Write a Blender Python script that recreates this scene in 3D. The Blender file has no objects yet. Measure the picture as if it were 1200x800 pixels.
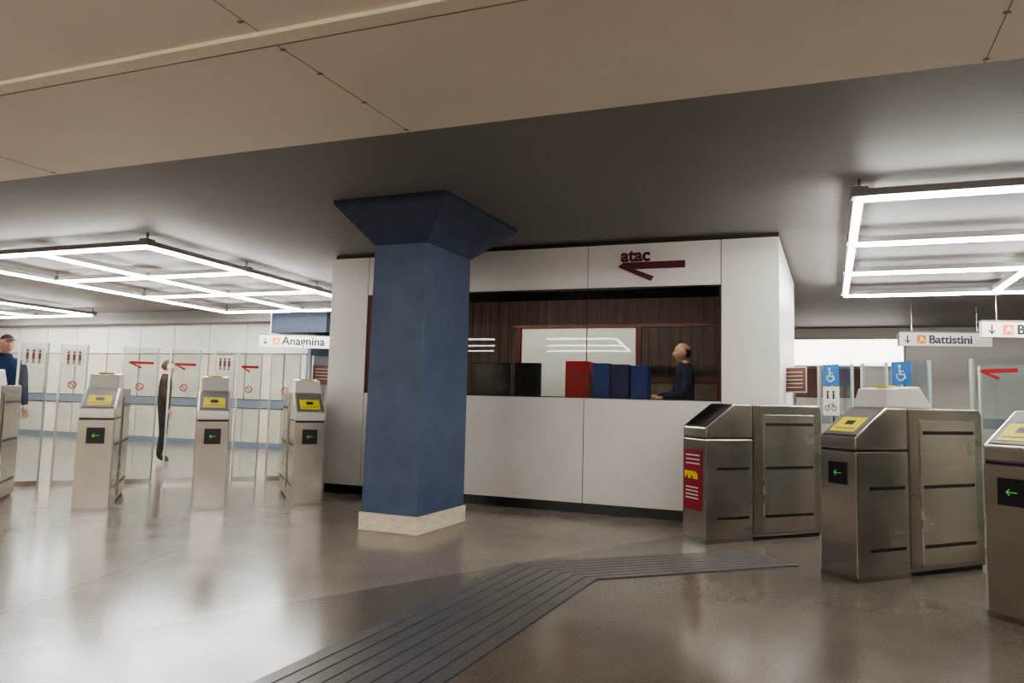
import bpy, bmesh, math, random
from mathutils import Vector, Matrix
random.seed(4)
scene = bpy.context.scene
COL = scene.collection
try:
    scene.view_settings.look = 'AgX - Medium High Contrast'
except Exception as ex:
    print("look", ex)

# ------------------------------------------------------------------ materials
def new_mat(name):
    m = bpy.data.materials.new(name); m.use_nodes = True
    nt = m.node_tree
    return m, nt, nt.nodes.get("Principled BSDF")

def pmat(name, col, rough=0.5, metal=0.0, noise=0.0, nscale=6.0, bump=0.0, spec=0.5, stretch=(1,1,1), rnoise=0.0, coat=0.0):
    m, nt, b = new_mat(name)
    b.inputs["Base Color"].default_value = (*col, 1)
    b.inputs["Roughness"].default_value = rough
    b.inputs["Metallic"].default_value = metal
    b.inputs["Specular IOR Level"].default_value = spec
    b.inputs["Coat Weight"].default_value = coat
    if noise > 0 or bump > 0 or rnoise > 0:
        tc = nt.nodes.new("ShaderNodeTexCoord"); mp = nt.nodes.new("ShaderNodeMapping")
        mp.inputs["Scale"].default_value = stretch
        nt.links.new(tc.outputs["Object"], mp.inputs["Vector"])
        n = nt.nodes.new("ShaderNodeTexNoise"); n.inputs["Scale"].default_value = nscale
        n.inputs["Detail"].default_value = 6
        nt.links.new(mp.outputs[0], n.inputs["Vector"])
        if noise > 0:
            r = nt.nodes.new("ShaderNodeValToRGB")
            r.color_ramp.elements[0].position = 0.3; r.color_ramp.elements[1].position = 0.7
            r.color_ramp.elements[0].color = (*[c*(1-noise) for c in col], 1)
            r.color_ramp.elements[1].color = (*[min(1, c*(1+noise)) for c in col], 1)
            nt.links.new(n.outputs["Fac"], r.inputs[0]); nt.links.new(r.outputs[0], b.inputs["Base Color"])
        if rnoise > 0:
            mr = nt.nodes.new("ShaderNodeMapRange")
            mr.inputs["From Min"].default_value = 0.3; mr.inputs["From Max"].default_value = 0.7
            mr.inputs["To Min"].default_value = rough-rnoise; mr.inputs["To Max"].default_value = rough+rnoise
            nt.links.new(n.outputs["Fac"], mr.inputs["Value"]); nt.links.new(mr.outputs[0], b.inputs["Roughness"])
        if bump > 0:
            bp = nt.nodes.new("ShaderNodeBump"); bp.inputs["Strength"].default_value = bump
            bp.inputs["Distance"].default_value = 0.01
            nt.links.new(n.outputs["Fac"], bp.inputs["Height"]); nt.links.new(bp.outputs[0], b.inputs["Normal"])
    return m

def emat(name, col, s):
    m, nt, b = new_mat(name)
    b.inputs["Base Color"].default_value = (*col, 1)
    b.inputs["Emission Color"].default_value = (*col, 1)
    b.inputs["Emission Strength"].default_value = s
    return m

def glassmat(name, tint, ior=1.35, haze=0.0, hazecol=(.8,.85,.85)):
    m, nt, b = new_mat(name)
    nt.nodes.remove(b)
    out = nt.nodes["Material Output"]
    tr = nt.nodes.new("ShaderNodeBsdfTransparent"); tr.inputs[0].default_value = (*tint, 1)
    gl = nt.nodes.new("ShaderNodeBsdfGlossy"); gl.inputs["Roughness"].default_value = 0.02
    df = nt.nodes.new("ShaderNodeBsdfDiffuse"); df.inputs[0].default_value = (*hazecol, 1)
    fr = nt.nodes.new("ShaderNodeFresnel"); fr.inputs[0].default_value = ior
    m1 = nt.nodes.new("ShaderNodeMixShader"); m1.inputs[0].default_value = haze
    nt.links.new(tr.outputs[0], m1.inputs[1]); nt.links.new(df.outputs[0], m1.inputs[2])
    m2 = nt.nodes.new("ShaderNodeMixShader")
    nt.links.new(fr.outputs[0], m2.inputs[0]); nt.links.new(m1.outputs[0], m2.inputs[1]); nt.links.new(gl.outputs[0], m2.inputs[2])
    nt.links.new(m2.outputs[0], out.inputs[0])
    return m

def steelmat(name, lo, hi, rough):
    """brushed stainless: fine grain plus faint broad variation"""
    m, nt, b = new_mat(name)
    N=nt.nodes.new; L=nt.links.new
    b.inputs["Metallic"].default_value=1; b.inputs["Anisotropic"].default_value=.3
    tc=N("ShaderNodeTexCoord"); mp=N("ShaderNodeMapping"); mp.inputs["Scale"].default_value=(2,2,140)
    L(tc.outputs["Object"],mp.inputs["Vector"])
    n=N("ShaderNodeTexNoise"); n.inputs["Scale"].default_value=1; n.inputs["Detail"].default_value=2; L(mp.outputs[0],n.inputs["Vector"])
    s=N("ShaderNodeTexNoise"); s.inputs["Scale"].default_value=2.0; s.inputs["Detail"].default_value=3; L(tc.outputs["Object"],s.inputs["Vector"])
    a=N("ShaderNodeMath"); a.operation='MULTIPLY_ADD'; a.inputs[1].default_value=.4; L(n.outputs["Fac"],a.inputs[0])
    c=N("ShaderNodeMath"); c.operation='MULTIPLY'; c.inputs[1].default_value=.6; L(s.outputs["Fac"],c.inputs[0]); L(c.outputs[0],a.inputs[2])
    r=N("ShaderNodeValToRGB"); r.color_ramp.elements[0].position=.32; r.color_ramp.elements[1].position=.68
    r.color_ramp.elements[0].color=(*lo,1); r.color_ramp.elements[1].color=(*hi,1)
    L(a.outputs[0],r.inputs[0]); L(r.outputs[0],b.inputs["Base Color"])
    mr=N("ShaderNodeMapRange"); mr.inputs["From Min"].default_value=.3; mr.inputs["From Max"].default_value=.7
    mr.inputs["To Min"].default_value=rough-.03; mr.inputs["To Max"].default_value=rough+.05
    L(s.outputs["Fac"],mr.inputs["Value"]); L(mr.outputs[0],b.inputs["Roughness"])
    return m

M_GREYCEIL = pmat("grey_ceiling_paint", (.25,.24,.235), .6, noise=.04, nscale=.8)
M_BEIGE = pmat("beige_ceiling_panel", (.90,.80,.69), .42, noise=.04, nscale=1.2, rnoise=.06)
M_BEIGE2 = pmat("beige_trim", (.93,.82,.66), .4)
M_SEAM = pmat("seam_dark", (.34,.27,.22), .8)
M_WHITE = pmat("white_panel", (.72,.70,.66), .35, noise=.03, nscale=2)
M_WHITEW = pmat("white_wall_panel", (.66,.65,.62), .5, noise=.05, nscale=1.5)
M_CREAM = pmat("cream_wall", (.54,.49,.41), .5, noise=.1, nscale=3)
M_BLUEGREY = pmat("bluegrey_dado", (.15,.19,.24), .5)
M_BLACK = pmat("black_plastic", (.012,.012,.013), .35)
M_DARK = pmat("dark_backing", (.03,.028,.026), .6)
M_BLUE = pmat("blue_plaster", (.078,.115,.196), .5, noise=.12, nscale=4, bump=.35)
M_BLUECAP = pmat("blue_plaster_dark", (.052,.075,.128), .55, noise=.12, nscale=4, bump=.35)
M_BLUEDK = pmat("blue_beam_paint", (.03,.045,.08), .6)
M_TRAV = pmat("travertine", (.80,.72,.58), .4, noise=.14, nscale=12, bump=.3, stretch=(1,1,3))
M_STEEL = steelmat("brushed_steel", (.44,.415,.38), (.58,.555,.515), .235)
M_STEELD = steelmat("dark_steel", (.32,.30,.275), (.43,.41,.38), .25)
M_SILVER = pmat("silver_plastic", (.60,.59,.56), .3, .55)
M_WHITEP = pmat("white_plastic", (.72,.71,.67), .4)
M_YELLOW = pmat("yellow_label", (.90,.80,.02), .5)
M_RED = pmat("signal_red", (.34,.010,.02), .5)
M_BORD = pmat("bordeaux", (.085,.008,.012), .45)
M_LOGO = pmat("logo_bordeaux", (.10,.010,.02), .4)
M_GREEN = emat("green_led", (.15,.8,.2), .12)
M_TUBE = emat("led_diffuser", (1.0,.97,.92), 60.0)
M_BOOTHFILL = emat("booth_fill", (1.0,.95,.86), 38.0)  # glow for the fill tube added inside the booth
M_LBOX = emat("lightbox", (1.0,.96,.90), 4.0)
M_HOUS = pmat("lamp_housing", (.22,.21,.20), .5, .2)
M_WOOD = pmat("dark_wood", (.14,.095,.076), .6, noise=.3, nscale=3, stretch=(8,8,.5))
M_PBLUE = pmat("poster_blue", (.02,.07,.34), .6, spec=.2)
M_PBLUE2 = pmat("poster_navy", (.015,.035,.17), .6, spec=.2)
M_PRED = pmat("poster_red", (.55,.012,.025), .6, spec=.2)
M_PRED2 = pmat("sticker_red", (.28,.012,.03), .6)
M_PBOARD = pmat("white_board", (.66,.68,.64), .5)
M_SBLUE = pmat("sign_blue", (.02,.16,.46), .4)
M_SWHITE = pmat("sign_white", (.74,.74,.72), .4)
M_SBROWN = pmat("sign_brown", (.16,.07,.055), .5)
M_ORANGE = pmat("sign_orange", (.8,.22,.03), .5)
M_TACT = pmat("tactile_rubber", (.115,.11,.11), .36, noise=.12, nscale=7)
M_TACT2 = pmat("tactile_base", (.05,.048,.048), .6, noise=.15, nscale=7)
M_SKIN = pmat("skin", (.50,.29,.21), .5)
M_HAIR = pmat("hair_dark", (.05,.035,.028), .7)
M_NAVY = pmat("navy_cloth", (.014,.024,.06), .9, noise=.2, nscale=20, spec=.1)
M_CLOTHB = pmat("black_cloth", (.018,.018,.022), .9, noise=.2, nscale=20, spec=.1)
M_BROWNC = pmat("brown_cloth", (.045,.032,.026), .9, noise=.2, nscale=20, spec=.1)
M_GREYC = pmat("grey_cloth", (.03,.03,.034), .9, noise=.2, nscale=20, spec=.1)
M_SHOE = pmat("shoe", (.02,.017,.015), .5)
M_EYEW = pmat("eye_white", (.7,.7,.7), .3)
M_LIP = pmat("lips", (.30,.12,.10), .5)
M_GLASSW = glassmat("window_glass", (.92,.92,.90), 1.27)
M_GLASSG = glassmat("gate_glass", (.88,.92,.91), 1.45, .04)
M_GEDGE = pmat("glass_edge", (.33,.42,.39), .2)

def floor_mat():
    m, nt, b = new_mat("terrazzo_floor")
    N = nt.nodes.new; L = nt.links.new
    geo = N("ShaderNodeNewGeometry"); sep = N("ShaderNodeSeparateXYZ"); L(geo.outputs["Position"], sep.inputs[0])
    def math_(op, a, bb, clamp=False):
        n = N("ShaderNodeMath"); n.operation = op; n.use_clamp = clamp
        for i, v in enumerate((a, bb)):
            if v is None: continue
            if isinstance(v, (int, float)): n.inputs[i].default_value = v
            else: L(v, n.inputs[i])
        return n.outputs[0]
    def sdist(px, py, dx, dy):
        l = math.hypot(dx, dy); nx, ny = dy/l, -dx/l
        a = math_('MULTIPLY', sep.outputs[0], nx); c = math_('MULTIPLY', sep.outputs[1], ny)
        return math_('ADD', math_('ADD', a, c), -(px*nx+py*ny))
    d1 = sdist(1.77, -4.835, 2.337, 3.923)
    d2 = sdist(1.25, -4.5, -.73, 3.1)
    def noise(sc,det):
        n=N("ShaderNodeTexNoise"); n.inputs["Scale"].default_value=sc; n.inputs["Detail"].default_value=det
        L(geo.outputs["Position"], n.inputs["Vector"]); return n
    big = noise(.9,4); fine = noise(75,4); mid = noise(3,4)
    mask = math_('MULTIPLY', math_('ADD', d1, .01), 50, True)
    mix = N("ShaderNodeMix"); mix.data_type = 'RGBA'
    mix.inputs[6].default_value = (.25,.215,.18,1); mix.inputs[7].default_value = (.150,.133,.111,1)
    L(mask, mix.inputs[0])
    v = math_('ADD', math_('MULTIPLY', big.outputs["Fac"], .35), math_('ADD', math_('MULTIPLY', fine.outputs["Fac"], .8), math_('MULTIPLY', mid.outputs["Fac"], .35)))
    v = math_('ADD', v, .25)
    mul = N("ShaderNodeVectorMath"); mul.operation = 'SCALE'
    L(mix.outputs[2], mul.inputs[0]); L(v, mul.inputs[3])
    col = mul.outputs[0]
    for d in (d1, d2):
        lm = math_('LESS_THAN', math_('ABSOLUTE', d, None), .005)
        mx = N("ShaderNodeMix"); mx.data_type = 'RGBA'
        L(math_('MULTIPLY', lm, .6), mx.inputs[0]); L(col, mx.inputs[6]); mx.inputs[7].default_value = (.03,.026,.022,1)
        col = mx.outputs[2]
    L(col, b.inputs["Base Color"])
    mr = N("ShaderNodeMapRange"); mr.inputs["From Min"].default_value = .3; mr.inputs["From Max"].default_value = .7
    mr.inputs["To Min"].default_value = .165; mr.inputs["To Max"].default_value = .20
    L(mid.outputs["Fac"], mr.inputs["Value"]); L(mr.outputs[0], b.inputs["Roughness"])
    b.inputs["Specular IOR Level"].default_value = .7
    return m
M_FLOOR = floor_mat()

# ------------------------------------------------------------------ helpers
def empty(name, loc=(0,0,0), rz=0):
    e = bpy.data.objects.new(name, None); COL.objects.link(e)
    e.empty_display_size = .2
    e.location = loc; e.rotation_euler = (0,0,rz); return e

def obj(name, verts, faces, mat, parent=None, bevel=0, smooth=False):
    me = bpy.data.meshes.new(name)
    me.from_pydata([tuple(v) for v in verts], [], faces)
    bm = bmesh.new(); bm.from_mesh(me)
    bmesh.ops.recalc_face_normals(bm, faces=bm.faces)
    if bevel: bmesh.ops.bevel(bm, geom=list(bm.edges), offset=bevel, segments=2, affect='EDGES', profile=.6)
    bm.to_mesh(me); bm.free()
    if smooth:
        for p in me.polygons: p.use_smooth = True
    me.materials.append(mat)
    o = bpy.data.objects.new(name, me); COL.objects.link(o)
    if parent: o.parent = parent
    return o

def prism(name, poly, z0, z1, mat, parent=None, bevel=0):
    n = len(poly)
    v = [(x,y,z0) for x,y in poly] + [(x,y,z1) for x,y in poly]
    f = [list(range(n))[::-1], list(range(n,2*n))] + [[i,(i+1)%n,(i+1)%n+n,i+n] for i in range(n)]
    return obj(name, v, f, mat, parent, bevel)

def box(name, x0,x1,y0,y1,z0,z1, mat, parent=None, bevel=0):
    return prism(name, [(x0,y0),(x1,y0),(x1,y1),(x0,y1)], z0, z1, mat, parent, bevel)

def extr(name, prof, x0, x1, mat, parent=None, bevel=0):
    """profile in (y,z) extruded in x"""
    n = len(prof)
    v = [(x0,y,z) for y,z in prof] + [(x1,y,z) for y,z in prof]
    f = [list(range(n)), list(range(n,2*n))[::-1]] + [[i,i+n,(i+1)%n+n,(i+1)%n] for i in range(n)]
    return obj(name, v, f, mat, parent, bevel)

def bar(name, p0, p1, w, z0, z1, mat, parent=None, ext=0):
    a = Vector(p0); b = Vector(p1); d = (b-a).normalized(); n = Vector((-d.y,d.x))*w/2
    a = a-d*ext; b = b+d*ext
    return prism(name, [a-n, b-n, b+n, a+n][:], z0, z1, mat, parent)

def plane_poly(name, polys, y, mat, parent, thick=.002):
    """flat shapes in local x,z plane facing -y"""
    V=[];F=[]
    for p in polys:
        k=len(V); n=len(p)
        V += [(x,y,z) for x,z in p] + [(x,y+thick,z) for x,z in p]
        F.append([k+i for i in range(n)]); F.append([k+n+i for i in range(n)][::-1])
        F += [[k+i,k+(i+1)%n,k+n+(i+1)%n,k+n+i] for i in range(n)]
    return obj(name, V, F, mat, parent)

def rect(x0,x1,z0,z1): return [(x0,z0),(x1,z0),(x1,z1),(x0,z1)]
def disc(cx,cz,r,n=20): return [(cx+r*math.cos(2*math.pi*i/n), cz+r*math.sin(2*math.pi*i/n)) for i in range(n)]
def stroke(p,q,w):
    a=Vector(p);b=Vector(q);d=(b-a).normalized();n=Vector((-d.y,d.x))*w/2
    return [tuple(a-n),tuple(b-n),tuple(b+n),tuple(a+n)]
def ring(cx,cz,r,w,a0=0,a1=360,n=20):
    out=[]
    for i in range(n):
        t0=math.radians(a0+(a1-a0)*i/n);t1=math.radians(a0+(a1-a0)*(i+1)/n)
        out.append([(cx+r*math.cos(t0),cz+r*math.sin(t0)),(cx+r*math.cos(t1),cz+r*math.sin(t1)),
                    (cx+(r-w)*math.cos(t1),cz+(r-w)*math.sin(t1)),(cx+(r-w)*math.cos(t0),cz+(r-w)*math.sin(t0))])
    return out
def logo(x,z,w,h):
    A=[(0,.78),(.25,.64),(1,.64),(1,1),(.08,1)]
    B=[(0,.78),(.50,0),(.54,.24),(.25,.64)]
    return [[(x+a*w,z+b*h) for a,b in p] for p in (A,B)]

def text(name, body, size, loc, mat, parent, bold=0.0, rot=(math.pi/2,0,0), align='LEFT'):
    c = bpy.data.curves.new(name,'FONT'); c.body=body; c.size=size; c.extrude=.004; c.offset=bold; c.align_x=align
    c.materials.append(mat)
    o = bpy.data.objects.new(name,c); COL.objects.link(o)
    o.location=loc; o.rotation_euler=rot; o.parent=parent
    return o

# ------------------------------------------------------------------ room shell
CE = 2.83
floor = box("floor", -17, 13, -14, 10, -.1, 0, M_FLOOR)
ceil = box("ceiling", -17, 13, -14, 10, CE, CE+.1, M_GREYCEIL)
sof = empty("ceiling_soffit_beige")
box("soffit_slab", -17, 13, -14, -3.46, 2.72, CE-.002, M_BEIGE, sof)
box("soffit_ridge", -17, 13, -4.66, -4.58, 2.70, 2.722, M_BEIGE2, sof, .004)
box("soffit_seam_long", -17, 13, -4.543, -4.537, 2.7185, 2.7215, M_SEAM, sof)
for i in range(-6,4):
    s = 2.90+2.92*i
    if -17<s<13:
        V=[(s,-3.46),(s-.1,-4.54),(s-.096,-4.54),(s+.004,-3.46)]
        prism("soffit_seam_%d"%i, V, 2.7185, 2.7215, M_SEAM, sof)
        V=[(s-.1,-4.66),(s-.6,-14),(s-.596,-14),(s-.096,-4.66)]
        prism("soffit_seam_b%d"%i, V, 2.7185, 2.7215, M_SEAM, sof)
        for t in (-3.5,-3.9,-4.25,-4.5,-4.75,-5.2):
            x = s+(t+3.46)*.093
            box("screw", x-.012,x+.014,t-.007,t+.007,2.716,2.7215,M_SEAM,sof)
box("wall_left", -17.1,-17,-14,10,0,CE,M_CREAM)
box("wall_right", 13,13.1,-14,10,0,CE,M_CREAM)
box("wall_front", -17,13,-14.1,-14,0,CE,M_CREAM)
box("wall_back", -17,13,10,10.1,0,CE,M_WHITEW)
wl = empty("wall_rear_left")
box("core", -17,-3.7,4.65,4.8,0,CE-.005,M_DARK,wl)
box("bulkhead", -17,-3.65,4.2,4.65,2.58,CE-.003,M_GREYCEIL,wl)
x=-17
while x < -3.8:
    x1=min(x+.98,-3.7)
    box("upper_panel", x+.008,x1-.008,4.6,4.65,1.95,2.577,M_WHITEW,wl)
    box("mid_panel", x+.02,x1-.02,4.6,4.65,1.0,1.93,M_CREAM,wl)
    box("rail", x,x1,4.57,4.65,.82,.98,M_BLUEGREY,wl)
    box("low_panel", x+.01,x1-.01,4.6,4.65,.12,.80,M_CREAM,wl)
    box("kick", x,x1,4.59,4.65,0,.12,M_BLUEGREY,wl)
    x+=.98
box("return_side", -3.7,-3.62,4.6,9.99,0,CE-.003,M_BLUEGREY,wl)
prism("blue_soffit", [(-4.3,4.19),(-3.0,4.19),(-2.6,5.2),(-4.3,5.2)], 2.34, CE-.003, M_BLUEDK, wl)
wp = empty("wall_rear_passage")
box("core", -3.6,.3,8.0,8.1,0,CE-.003,M_CREAM,wp)
box("rail", -3.6,.3,7.96,8.0,.8,1.0,M_BLUEGREY,wp)
box("band", -3.6,.3,7.97,8.0,1.95,2.5,M_WHITEW,wp)
wr = empty("wall_rear_right")
box("core", 5.35,13,9.0,9.1,0,CE-.003,M_WHITE,wr)
box("brown_panel", 5.4,6.9,8.93,9.0,1.35,1.96,M_SBROWN,wr)
box("bluegrey_rail", 5.4,13,8.94,9.0,.8,1.0,M_BLUEGREY,wr)
lb = empty("lightbox_panel")
box("lit_face", 5.55,7.65,8.74,8.78,2.02,2.56,M_LBOX,lb)
box("casing", 5.5,7.7,8.76,8.92,1.98,2.60,M_HOUS,lb)

# ------------------------------------------------------------------ pillar
pil = empty("pillar")
sh = [(1.66,-1.77),(2.18,-1.78),(2.25,-1.0),(1.72,-1.0)]
shb = [(1.635,-1.77),(2.18,-1.785),(2.26,-1.0),(1.70,-1.0)]
cp = [(1.38,-2.02),(2.47,-2.05),(2.60,-.65),(1.46,-.65)]
v=[(x,y,.14) for x,y in shb]+[(x,y,2.48) for x,y in sh]
f=[[3,2,1,0],[4,5,6,7]]+[[i,(i+1)%4,4+(i+1)%4,4+i] for i in range(4)]
obj("shaft", v, f, M_BLUE, pil, .005)
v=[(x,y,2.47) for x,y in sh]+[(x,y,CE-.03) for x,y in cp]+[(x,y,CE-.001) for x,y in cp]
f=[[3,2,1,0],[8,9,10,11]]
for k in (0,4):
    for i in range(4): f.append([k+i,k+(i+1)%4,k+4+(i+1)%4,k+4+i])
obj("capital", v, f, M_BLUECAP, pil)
base=[(1.62,-1.785),(2.195,-1.80),(2.275,-.985),(1.685,-.985)]
prism("plinth", base, 0, .15, M_TRAV, pil, .006)

# ------------------------------------------------------------------ ticket booth
bo = empty("ticket_booth")
KT=2.78; SR=5.05
def bx(n,*a,**k): return box(n,*a,parent=bo,**k)
bx("panel_left", .0,.505,0,.05,.10,KT,M_WHITE,bevel=.003)
bx("panel_right", 4.52,SR,0,.05,.10,KT,M_WHITE,bevel=.003)
bx("panel_top_1", .513,1.70,0,.05,2.33,KT,M_WHITE,bevel=.003)
bx("panel_top_2", 1.708,3.165,0,.05,2.33,KT,M_WHITE,bevel=.003)
bx("panel_top_3", 3.173,4.512,0,.05,2.33,KT,M_WHITE,bevel=.003)
bx("panel_low_1", .513,1.70,0,.05,.10,1.175,M_WHITE,bevel=.003)
bx("panel_low_2", 1.708,3.145,0,.05,.10,1.175,M_WHITE,bevel=.003)
bx("panel_low_3", 3.153,4.512,0,.05,.10,1.175,M_WHITE,bevel=.003)
bx("backing_low", .02,5.03,.055,.09,.0,1.16,M_DARK)
bx("backing_top", .02,5.03,.055,.09,2.34,KT,M_DARK)
bx("baseboard_front", .01,5.04,.012,.055,.0,.10,M_BLACK)
bx("roof", .03,5.05,.03,3.0,KT,CE-.002,M_DARK)
bx("sill", .51,4.515,-.004,.12,1.177,1.187,M_DARK)
bx("glass_left", .53,3.158,.03,.034,1.185,2.325,M_GLASSW)
bx("glass_right", 3.166,4.50,.03,.034,1.185,2.325,M_GLASSW)
bx("glass_joint", 3.158,3.166,.028,.036,1.185,2.325,M_DARK)
bx("frame_head", .51,4.515,.02,.09,2.318,2.33,M_DARK)
bx("frame_jamb_left", .505,.60,.01,.09,1.18,2.33,M_BORD)
bx("frame_jamb_right", 4.50,4.515,.01,.09,1.18,2.33,M_BORD)
def sx(t): return SR+.095*t
for i,(t0,t1) in enumerate(((0.055,.95),(.958,1.85),(1.858,2.78))):
    prism("side_panel_%d"%i, [(sx(t0)-.05,t0),(sx(t0),t0),(sx(t1),t1),(sx(t1)-.05,t1)], .10, KT, M_WHITE, bo, .003)
prism("side_backing", [(SR-.09,.1),(SR-.055,.1),(sx(2.78)-.055,2.78),(sx(2.78)-.09,2.78)], 0, KT, M_DARK, bo)
prism("side_baseboard", [(SR-.06,.05),(SR-.012,.05),(sx(2.78)-.012,2.78),(sx(2.78)-.06,2.78)], 0, .1, M_BLACK, bo)
bx("side_left", 0,.05,.055,2.8,.1,KT,M_WHITE)
bx("side_left_base", .012,.05,.055,2.8,0,.1,M_BLACK)
bx("back_wall", .0,5.31,2.8,2.86,0,KT,M_WHITE)
bx("interior_back", .06,5.2,2.72,2.79,.0,KT-.02,M_WOOD)
for i in range(34):
    bx("board_groove_%d"%i, .1+i*.15,.108+i*.15,2.712,2.722,.15,KT-.05,M_BLACK)
bx("interior_floor", .06,4.98,.10,2.7,.0,.12,M_DARK)
bx("interior_ceiling", .06,4.98,.10,2.7,2.62,2.66,M_DARK)
bx("desk_top", .3,4.6,.12,.75,1.02,1.06,M_DARK)
bx("desk_front", .3,4.6,.70,.73,.12,1.02,M_DARK)
bx("booth_fill", .9,4.2,.42,.48,2.58,2.62,M_BOOTHFILL)  # added tube that brightens the booth interior, not a known fitting
bx("partition_board", 1.92,3.42,1.55,1.58,.13,2.08,M_PBOARD)
bx("partition_head", 1.80,4.45,1.53,1.60,2.08,2.12,M_BORD)
for i,x in enumerate((1.85,3.43,4.40)):
    bx("partition_post_%d"%i, x,x+.06,1.53,1.60,.13,2.08,M_BORD)
bx("partition_wood", 3.51,4.40,1.56,1.59,.13,1.4,M_WOOD)
bx("partition_rail", 3.49,4.40,1.54,1.60,1.40,1.44,M_BORD)
bx("red_cabinet", 2.86,3.12,.30,.62,1.062,1.58,M_PRED,bevel=.01)
bx("red_cabinet_slot", 2.90,3.08,.296,.305,1.42,1.44,M_BORD)
for i in range(3):
    x=3.16+i*.205
    bx("blue_folder_%d"%i, x,x+.185,.32+.03*i,.60,1.062,1.56-.01*i,(M_PBLUE,M_PBLUE2,M_PBLUE)[i],bevel=.008)
for i,(x0,x1) in enumerate(((1.75,2.20),(2.25,2.56))):
    bx("monitor_%d"%i, x0,x1,.36,.40,1.14,1.56,M_BLACK,bevel=.008)
    bx("monitor_stand_%d"%i, (x0+x1)/2-.03,(x0+x1)/2+.03,.38,.42,1.062,1.2,M_BLACK)
    bx("monitor_foot_%d"%i, (x0+x1)/2-.1,(x0+x1)/2+.1,.32,.48,1.06,1.075,M_BLACK)
text("logo_text","atac",.185,(3.52,-.004,2.598),M_LOGO,bo,bold=.006)
plane_poly("logo_arrow", logo(3.49,2.385,.68,.20), -.012, M_LOGO, bo, .012)

# ------------------------------------------------------------------ light frames
def light_frame(S0,S1,T0,T1,tbars,sbars,z=2.66,top=CE,k=.09):
    e = empty("ceiling_light_frame")
    def X(s,t): return (s+k*(t-T0), t)
    n=0
    def seg(p,q):
        nonlocal n
        bar("housing_%d"%n,p,q,.075,z+.031,z+.085,M_HOUS,e,.035)
        bar("tube_%d"%n,p,q,.044,z,z+.030,M_TUBE,e,-.02); n+=1
    for t in tbars: seg(X(S0,t),X(S1,t))
    for s in sbars: seg(X(s,T0),X(s,T1))
    for t in tbars:
        for s in (S0,S1):
            x,y=X(s,t)
            box("bracket_%d"%n,x-.055,x+.055,y-.055,y+.055,z+.025,z+.10,M_HOUS,e)
            box("hanger_%d"%n,x-.01,x+.01,y-.01,y+.01,z+.09,top-.001,M_STEELD,e); n+=1
    return e
TB=(-1.49,.07,1.62,3.35)
light_frame(5.56,9.3,-1.49,3.35,TB,(5.56,7.3,9.3))
light_frame(-4.75,-1.33,-1.49,3.55,(-1.49,.07,1.62,3.55),(-4.75,-3.0,-1.33),k=-.02)
light_frame(-11.8,-8.3,-1.49,3.55,(-1.49,.07,1.62,3.55),(-11.8,-10,-8.3),k=-.02)
light_frame(4.2,9.2,-12.0,-8.2,(-12.0,-10.1,-8.2),(4.2,6.7,9.2),z=2.55,top=2.72)  # added fill frame, unseen behind the camera, to brighten the foreground
light_frame(-3.5,1.5,-12.0,-8.2,(-12.0,-10.1,-8.2),(-3.5,-1,1.5),z=2.55,top=2.72)  # second added fill frame, likewise unseen behind the camera

# ------------------------------------------------------------------ tactile paving
tp = empty("tactile_paving")
def lerp(a,b,t): return (a[0]+(b[0]-a[0])*t, a[1]+(b[1]-a[1])*t)
def strip(tag,p0,p1,q0,q1,n):
    prism("base_"+tag,[p0,p1,q1,q0],0.0005,.003,M_TACT2,tp)
    for i in range(n):
        a=(i+.07)/n; b=(i+.93)/n
        prism("rib_%s_%d"%(tag,i),[lerp(p0,p1,a),lerp(p0,p1,b),lerp(q0,q1,b),lerp(q0,q1,a)],.003,.007,M_TACT,tp)
strip("a",(2.70,-6.9),(3.36,-6.9),(3.215,-2.36),(3.87,-2.52),8)
strip("b",(3.215,-2.36),(3.87,-2.52),(4.70,-1.16),(5.13,-1.50),8)

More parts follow.
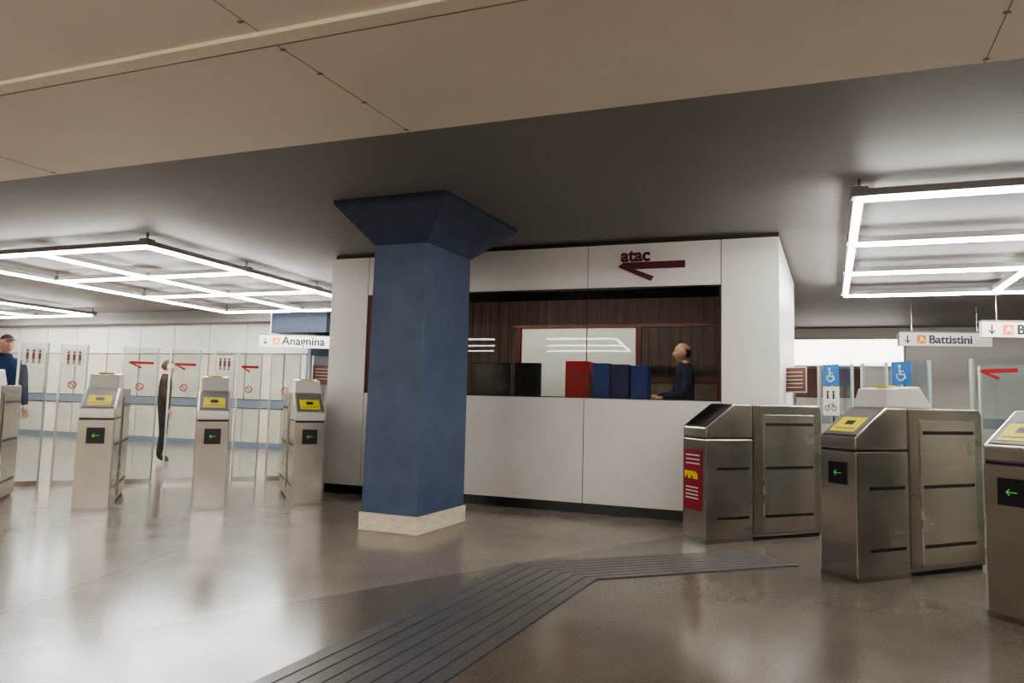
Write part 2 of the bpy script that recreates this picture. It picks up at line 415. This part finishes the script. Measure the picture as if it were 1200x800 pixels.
# ------------------------------------------------------------------ ticket gates
def gate(loc, rz, label=True, hood=True, sticker=False, bright=False):
    e = empty("ticket_gate", (loc[0],loc[1],0), rz)
    W=.15
    steel = M_STEEL
    extr("pedestal",[(0,.0),(0,.855),(.50,.855),(.50,0)],-W,W,steel,e,.008)
    extr("reader_head",[(0,.865),(0,.955),(.30,1.155),(.50,1.155),(.50,.865)],-W,W,M_SILVER if bright else M_STEEL,e,.012)
    box("seam_band",-W+.006,W-.006,.006,.49,.853,.867,M_BLACK,e)
    box("kick_strip",-W-.002,W+.002,-.002,.50,0,.035,M_STEELD,e)
    extr("cabinet",[(.51,.03),(.51,1.155),(1.27,1.155),(1.30,1.12),(1.30,.03)],-W,W,M_STEELD,e,.010)
    box("cabinet_plinth",-W+.02,W-.02,.50,1.29,0,.03,M_BLACK,e)
    for sgn in (-1,1):
        x=sgn*W
        x0,x1=(x-.012,x) if sgn<0 else (x,x+.012)
        box("door_panel",x0,x1,.62,1.20,.07,1.07,M_STEEL,e,.003)
        xx0,xx1=(x0-.002,x0) if sgn<0 else (x1,x1+.002)
        for k,z in enumerate((.985,.61,.20)):
            box("slot_%d"%k,xx0,xx1,.64,1.18,z-.012,z+.012,M_BLACK,e)
        px0,px1=(x-.002,x) if sgn<0 else (x,x+.002)
        for k,z in enumerate((.61,.20)):
            box("ped_slot_%d"%k,px0,px1,.12,.46,z-.011,z+.011,M_BLACK,e)
    d=Vector((.30,.20)).normalized(); n=Vector((-d.y,d.x))
    def sl(a,h): return (0+d.x*a+n.x*h, .955+d.y*a+n.y*h)
    L=.36
    extr("reader_pad",[sl(.02,0),sl(L-.02,0),sl(L-.02,.006),sl(.02,.006)],-W+.02,W-.02,M_BLACK if not label else M_HOUS,e)
    if label:
        extr("yellow_label",[sl(.05,.006),sl(.22,.006),sl(.22,.008),sl(.05,.008)],-.10,.10,M_YELLOW,e)
        extr("label_print",[sl(.13,.008),sl(.18,.008),sl(.18,.009),sl(.13,.009)],-.035,.035,M_BLACK,e)
        extr("label_line",[sl(.08,.008),sl(.09,.008),sl(.09,.009),sl(.08,.009)],-.08,.08,M_HOUS,e)
    if not sticker:
        box("display",-.075,.075,-.006,.004,.63,.78,M_BLACK,e,.002)
        plane_poly("arrow",[stroke((-.026,.705),(.03,.705),.005),stroke((-.028,.703),(-.010,.722),.005),stroke((-.028,.707),(-.010,.688),.005)],-.008,M_GREEN,e)
    else:
        plane_poly("red_poster",[rect(-.13,.11,.26,.76)],-.004,M_PRED2,e)
        text("poster_text","BiPiù",.085,(-.115,-.006,.52),M_YELLOW,e,bold=.003)
        plane_poly("poster_lines",[rect(-.10,.08,.71+i*-.035,.72+i*-.035) for i in range(3)]+[rect(-.10,.06,.44-i*.03,.45-i*.03) for i in range(4)],-.006,M_SWHITE,e)
    if hood:
        extr("ticket_hood",[(.30,1.155),(.36,1.29),(.66,1.31),(.80,1.155)],-W+.02,W-.02,M_WHITEP,e,.012)
        extr("hood_slot",[(.327,1.20),(.345,1.24),(.341,1.242),(.322,1.20)],-.09,.09,M_BLACK,e)
        box("hood_label",-.07,.07,.40,.52,1.300,1.309,M_YELLOW,e)
    return e
GL=math.atan2(.69,.724); GR=-math.atan2(.73,.68)
for p in ((-1.80,-2.86),(-1.0,-2.20),(-.20,-1.58),(.50,-.98)):
    gate(p,GL,bright=True)
gate((4.34,-.93),GR,label=False,hood=False,sticker=True)
gate((5.365,-1.755),GR)
gate((6.17,-2.43),GR,hood=False)
gate((6.95,-3.15),GR)

# ------------------------------------------------------------------ glass leaves
def leaf(origin, rz, v0, v1, along, ztop=1.66, arrow=True, ringred=False, poster=False):
    e = empty("glass_gate_door",(origin[0],origin[1],0),rz)
    box("glass",v0+.02,v1-.02,along-.005,along+.005,.06,ztop,M_GLASSG,e)
    box("edge_left",v0,v0+.022,along-.015,along+.015,0,ztop,M_SILVER,e)
    box("edge_right",v1-.018,v1,along-.012,along+.012,0,ztop,M_GEDGE,e)
    box("rail_bottom",v0+.02,v1-.02,along-.015,along+.015,0,.06,M_STEEL,e)
    c=(v0+v1)/2; w=(v1-v0)
    if arrow:
        ww=min(w,.42)
        plane_poly("red_arrow",logo(c-.35*ww,1.40,.7*ww,.09),along-.012,M_RED,e)
    if ringred:
        plane_poly("no_entry",ring(c,1.18,.045,.012)+[stroke((c-.03,1.21),(c+.03,1.15),.01)],along-.012,M_RED,e)
    if poster:
        plane_poly("notice",[rect(c-.36*w,c+.36*w,1.40,1.60)],along-.010,M_SWHITE,e)
        P=[]
        for k in range(3):
            x=c-.2*w+k*.2*w
            P+= [disc(x,1.565,.014,10), rect(x-.014,x+.014,1.47,1.545), rect(x-.010,x-.002,1.42,1.47), rect(x+.002,x+.010,1.42,1.47)]
        plane_poly("pictograms",P,along-.013,M_SBROWN,e)
    return e
oL=(-.18,-1.6)
for v0,v1,a,r,p in ((-2.95,-2.55,1,0,0),(-2.10,-1.80,0,0,1),(-1.69,-1.40,0,1,1),(-1.04,-.64,1,1,0),(-.53,-.17,1,1,0),(-.02,.24,0,0,1),(.26,.57,1,1,0),(.67,1.06,0,1,0),(1.2,1.6,1,0,0)):
    leaf(oL,GL,v0,v1,2.2,arrow=bool(a),ringred=bool(r),poster=bool(p))
oR=(4.34,-.93)
for v0,v1,a,r,p in ((-.52,-.10,0,0,0),(.0,.28,0,0,0),(.33,.70,0,0,0),(1.05,1.5,1,0,0),(1.55,1.95,0,1,0),(2.3,2.7,1,0,0)):
    leaf(oR,GR,v0,v1,2.0,ztop=1.58,arrow=bool(a),ringred=bool(r),poster=bool(p))
for v0,v1,z in ((.1,.75,1.62),(.85,1.5,1.75),(1.6,2.2,1.75),(2.3,2.9,1.7)):
    leaf(oR,GR,v0,v1,3.6,ztop=z,arrow=False)

def glass_sign(name,v,items):
    e = empty(name,(oR[0],oR[1],0),GR)
    y=1.90; top=max(i[0]+i[2]/2 for i in items)
    box("pole",v-.012,v+.012,y+.002,y+.026,0,top-.01,M_STEELD,e)
    for z,w,h,mat,kind in items:
        box("plate_"+kind,v-w/2,v+w/2,y-.008,y+.002,z-h/2,z+h/2,mat,e,.002)
        s=w/.17; Y=y-.012
        if kind=="chair":
            P=[disc(v-.01*s,z+.055*s,.012*s)]+ring(v,z-.022*s,.04*s,.009*s,150,390)
            P+=[stroke((v-.01*s,z+.04*s),(v-.008*s,z-.01*s),.012*s),stroke((v-.01*s,z+.015*s),(v+.025*s,z+.015*s),.009*s),
                stroke((v-.01*s,z-.01*s),(v+.028*s,z-.01*s),.010*s),stroke((v+.028*s,z-.008*s),(v+.045*s,z-.045*s),.010*s)]
            plane_poly("wheelchair_symbol",P,Y,M_SWHITE,e)
        elif kind=="bike":
            P=ring(v-.04,z-.07,.03,.007)+ring(v+.04,z-.07,.03,.007)+[stroke((v-.04,z-.07),(v-.01,z-.03),.006),stroke((v-.01,z-.03),(v+.03,z-.03),.006),stroke((v+.04,z-.07),(v+.025,z-.01),.006)]
            P+= [disc(v-.035,z+.09,.013),stroke((v-.035,z+.075),(v-.035,z+.02),.02),disc(v+.035,z+.09,.013),stroke((v+.035,z+.075),(v+.035,z+.02),.02)]
            plane_poly("bicycle_symbol",P,Y,M_BLACK,e)
        else:
            box("frame_txt",v-w/2-.012,v+w/2+.012,y-.004,y+.004,z-h/2-.012,z+h/2+.012,M_SILVER,e,.002)
            plane_poly("notice_lines",[rect(v-.4*w,v+.4*w,z+h*(.30-.16*i),z+h*(.33-.16*i)) for i in range(5)],Y,M_SWHITE,e)
glass_sign("accessibility_sign",-.27,[(1.47,.19,.21,M_SBLUE,"chair"),(1.21,.19,.29,M_SWHITE,"bike")])
glass_sign("accessibility_sign",.50,[(1.47,.19,.21,M_SBLUE,"chair")])
glass_sign("notice_board",-.76,[(1.43,.34,.25,M_SBROWN,"txt")])
e=empty("notice_board",(-.15,.20,0),GL)
box("plate",-.17,.17,-.01,.01,1.26,1.50,M_SBROWN,e,.003)
plane_poly("lines",[rect(-.14,.14,1.45-.04*i,1.456-.04*i) for i in range(4)],-.013,M_SWHITE,e)
box("pole",-.015,.015,.01,.04,0,1.4,M_STEELD,e)
post=empty("steel_post",(1.05,-.42,0))
box("upright",-.03,.03,-.03,.03,0,1.0,M_STEEL,post,.006)
box("foot",-.07,.07,-.07,.07,0,.012,M_STEELD,post)
box("cap",-.035,.035,-.035,.035,1.0,1.02,M_BLACK,post)

# ------------------------------------------------------------------ hanging signs
def hang_sign(x0,x1,y,z0,z1,body,rz=0,ts=.18):
    e=empty("direction_sign",(x0,y,0),rz); w=x1-x0; h=z1-z0
    box("body",0,w,-.04,.04,z0,z1,M_SWHITE,e,.004)
    box("trim",-.01,w+.01,-.045,.045,z1,z1+.02,M_HOUS,e)
    for x in (.2,w-.2): box("rod",x-.006,x+.006,-.006,.006,z1+.02,CE-.001,M_STEELD,e)
    zc=(z0+z1)/2
    x=.12
    plane_poly("arrow",[stroke((x,zc+.06),(x,zc-.05),.018),stroke((x-.004,zc-.06),(x+.04,zc-.01),.016),stroke((x+.004,zc-.06),(x-.04,zc-.01),.016)],-.046,M_BLACK,e)
    plane_poly("line_badge",[rect(.26,.39,zc-.065,zc+.065)],-.046,M_ORANGE,e)
    text("badge","A",.13,(.285,-.050,zc-.045),M_SWHITE,e,.002)
    text("label",body,ts,(.43,-.046,zc-.06),M_BLACK,e,.004)
hang_sign(-4.15,-2.55,3.7,2.02,2.25,"Anagnina",math.radians(25),.22)
hang_sign(6.95,8.30,5.2,2.14,2.35,"Battistini",math.radians(12))
hang_sign(7.72,9.3,3.9,2.15,2.36,"Battistini",math.radians(12))

# ------------------------------------------------------------------ people
def person(name, loc, rz, H, top, bottom, hairmat, cap=False, bald=False, pose="stand", zoff=0):
    e = empty(name,(loc[0],loc[1],zoff),rz)
    k=H/1.75
    if pose=="lean":
        arms={1:[(.185,0,1.41),(.25,-.06,1.16),(.17,-.30,1.10)],-1:[(-.185,0,1.41),(-.25,-.06,1.16),(-.15,-.30,1.12)]}
        feet={1:[(.09,0,.90),(.10,-.02,.50),(.10,.03,.10),(.11,-.13,.045)],-1:[(-.09,0,.90),(-.10,-.02,.50),(-.10,.03,.10),(-.11,-.13,.045)]}
    else:
        arms={1:[(.182,0,1.41),(.225,.02,1.14),(.225,-.07,.90)],-1:[(-.182,0,1.41),(-.225,.02,1.14),(-.225,-.07,.90)]}
        feet={1:[(.09,0,.90),(.10,-.02,.50),(.10,.03,.10),(.11,-.13,.045)],-1:[(-.09,0,.90),(-.10,-.02,.50),(-.10,.03,.10),(-.11,-.13,.045)]}
    V=[(0,0,.95),(0,0,1.10),(0,-.01,1.28),(0,.0,1.41),(0,-.005,1.50),(0,-.02,1.58)]
    R=[(.15,.11),(.145,.11),(.165,.12),(.11,.085),(.062,.06),(.052,.055)]
    E=[(0,1),(1,2),(2,3),(3,4),(4,5)]
    for s in (1,-1):
        b=len(V); V+=arms[s]; R+=[(.068,.068),(.054,.054),(.036,.036)]; E+=[(3,b),(b,b+1),(b+1,b+2)]
        b=len(V); V+=feet[s]; R+=[(.092,.095),(.066,.066),(.046,.046),(.042,.036)]; E+=[(0,b),(b,b+1),(b+1,b+2),(b+2,b+3)]
    me=bpy.data.meshes.new("body"); me.from_pydata([tuple(c*k for c in v) for v in V],E,[])
    o=bpy.data.objects.new("body",me); COL.objects.link(o)
    md=o.modifiers.new("s",'SKIN')
    if not me.skin_vertices:
        bm=bmesh.new(); bm.from_mesh(me); bm.verts.layers.skin.verify(); bm.to_mesh(me); bm.free()
    for i,sv in enumerate(me.skin_vertices[0].data):
        sv.radius=(R[i][0]*k,R[i][1]*k); sv.use_root=(i==0)
    md.use_smooth_shade=True
    ss=o.modifiers.new("ss",'SUBSURF'); ss.levels=2; ss.render_levels=2
    dg=bpy.context.evaluated_depsgraph_get()
    m2=bpy.data.meshes.new_from_object(o.evaluated_get(dg))
    bpy.data.objects.remove(o)
    m2.name="body"; m2.materials.clear()
    for m in (top,bottom,M_SKIN,M_SHOE): m2.materials.append(m)
    for p in m2.polygons:
        z=p.center.z/k; p.use_smooth=True
        if z<.085: p.material_index=3
        elif z>1.52: p.material_index=2
        elif z<.93 and abs(p.center.x/k)<.185: p.material_index=1
        else: p.material_index=0
    ob=bpy.data.objects.new("body",m2); COL.objects.link(ob); ob.parent=e
    bm=bmesh.new(); bmesh.ops.create_uvsphere(bm,u_segments=32,v_segments=24,radius=1)
    for v in bm.verts:
        x,y,z=v.co
        w=.076*(1-.28*max(0,-z)**1.5); d=.098
        if z<0 and y>0: d=.098*(1-.35*(-z))
        X=x*w; Y=y*d; Z=z*.118
        if y<-.75 and abs(x)<.22 and -.35<z<.12: Y-=.020*(1-abs(x)/.22)*(1-(z+.0)/.14 if z>0 else 1)*(1 if z>-.28 else .6)
        if y<-.6 and .05<z<.25 and .2<abs(x)<.55: Y+=.006
        if z<-.75 and y<0: Y-=.012
        v.co=(X,Y,Z)
    hm=bpy.data.meshes.new("head"); bm.to_mesh(hm); bm.free()
    hm.materials.append(M_SKIN); hm.materials.append(hairmat)
    for p in hm.polygons:
        p.use_smooth=True
        c=p.center
        ish = (c.z>.055 and c.y>-.055) or (c.y>.015 and c.z>-.045)
        if bald: ish=(c.y>.02 and -.04<c.z<.045)
        p.material_index=1 if ish else 0
    ho=bpy.data.objects.new("head",hm); COL.objects.link(ho); ho.parent=e; hz=1.632*k; ho.location=(0,-.03*k,hz); ho.scale=(k,k,k)
    def ball(n,c,s,m):
        bm=bmesh.new(); bmesh.ops.create_uvsphere(bm,u_segments=14,v_segments=10,radius=1)
        for v in bm.verts: v.co=(c[0]+v.co.x*s[0],c[1]+v.co.y*s[1],c[2]+v.co.z*s[2])
        q=bpy.data.meshes.new(n); bm.to_mesh(q); bm.free(); q.materials.append(m)
        for p in q.polygons: p.use_smooth=True
        w=bpy.data.objects.new(n,q); COL.objects.link(w); w.parent=ho; return w
    for s in (-1,1):
        ball("ear",(s*.078,.008,-.005),(.010,.020,.032),M_SKIN)
        ball("eye",(s*.030,-.083,.010),(.013,.009,.008),M_EYEW)
        ball("pupil",(s*.030,-.091,.010),(.005,.003,.005),M_BLACK)
        ball("brow",(s*.031,-.090,.030),(.018,.005,.004),hairmat)
    ball("mouth",(0,-.090,-.058),(.024,.008,.006),M_LIP)
    if not bald:
        bm=bmesh.new(); bmesh.ops.create_uvsphere(bm,u_segments=24,v_segments=16,radius=1)
        bmesh.ops.delete(bm,geom=[v for v in bm.verts if v.co.z<(-.25 if v.co.y>0.2 else .45)],context='VERTS')
        for v in bm.verts: v.co=(v.co.x*.083,v.co.y*.105+.004,v.co.z*.126)
        q=bpy.data.meshes.new("hair"); bm.to_mesh(q); bm.free(); q.materials.append(M_CLOTHB if cap else hairmat)
        w=bpy.data.objects.new("cap" if cap else "hair",q); COL.objects.link(w); w.parent=ho
    if cap: ball("cap_peak",(0,-.115,.055),(.062,.055,.006),M_CLOTHB)
    for s in (1,-1):
        el=Vector(arms[s][1])*k; wr=Vector(arms[s][2])*k
        d=(wr-el).normalized()
        side=Vector((-s,0,0)); side=(side-d*side.dot(d)).normalized(); nrm=d.cross(side)
        parts=[]
        def chain(pts,rs):
            mm=bpy.data.meshes.new("finger"); mm.from_pydata([tuple(p) for p in pts],[(i,i+1) for i in range(len(pts)-1)],[])
            oo=bpy.data.objects.new("finger",mm); COL.objects.link(oo); oo.modifiers.new("s",'SKIN')
            if not mm.skin_vertices:
                b2=bmesh.new(); b2.from_mesh(mm); b2.verts.layers.skin.verify(); b2.to_mesh(mm); b2.free()
            for i,sv in enumerate(mm.skin_vertices[0].data):
                sv.radius=rs[i] if isinstance(rs[i],tuple) else (rs[i],rs[i]); sv.use_root=(i==0)
            u=oo.modifiers.new("u",'SUBSURF'); u.levels=1; u.render_levels=1
            dg=bpy.context.evaluated_depsgraph_get(); r=bpy.data.meshes.new_from_object(oo.evaluated_get(dg)); bpy.data.objects.remove(oo)
            parts.append(r)
        chain([wr-d*.03,wr+d*.03,wr+d*.085],[.028,.036,.036])
        for j,(off,ln) in enumerate(((.030,.068),(.010,.078),(-.010,.072),(-.030,.056))):
            p0=wr+d*.075+side*off
            chain([p0,p0+d*ln*.5+nrm*.006*s,p0+d*ln*.85+nrm*.022*s,p0+d*ln*1.0+nrm*.038*s],[.009,.0085,.008,.006])
        p0=wr+d*.03+side*.028
        chain([p0,p0+side*.025+d*.025,p0+side*.030+d*.055],[.011,.010,.007])
        bm=bmesh.new()
        for r in parts: bm.from_mesh(r)
        q=bpy.data.meshes.new("hand"); bm.to_mesh(q); bm.free(); q.materials.clear(); q.materials.append(M_SKIN)
        for p in q.polygons: p.use_smooth=True; p.material_index=0
        w=bpy.data.objects.new("hand",q); COL.objects.link(w); w.parent=e
    return e
person("man_in_booth",(4.08,.98),math.radians(-72),1.71,M_NAVY,M_CLOTHB,M_HAIR,bald=True,pose="lean",zoff=.12)
person("man_standing",(-3.68,-1.30),math.radians(75),1.76,M_NAVY,M_CLOTHB,M_HAIR,cap=True)
person("man_walking",(-4.05,1.45),math.radians(139),1.62,M_BROWNC,M_GREYC,M_HAIR)

# ------------------------------------------------------------------ world + camera
w = bpy.data.worlds.new("world"); scene.world=w; w.use_nodes=True
w.node_tree.nodes["Background"].inputs[0].default_value=(.8,.85,1,1)
w.node_tree.nodes["Background"].inputs[1].default_value=.05
cam=bpy.data.cameras.new("camera"); cam.lens=24; cam.sensor_width=36; cam.clip_start=.05
co=bpy.data.objects.new("camera",cam); COL.objects.link(co)
R=Matrix.Rotation(math.radians(19.8),4,'Z')@Matrix.Rotation(math.radians(90+4.79),4,'X')@Matrix.Rotation(.026,4,'Z')
co.matrix_world=Matrix.Translation((4.846,-6.968,1.15))@R
scene.camera=co
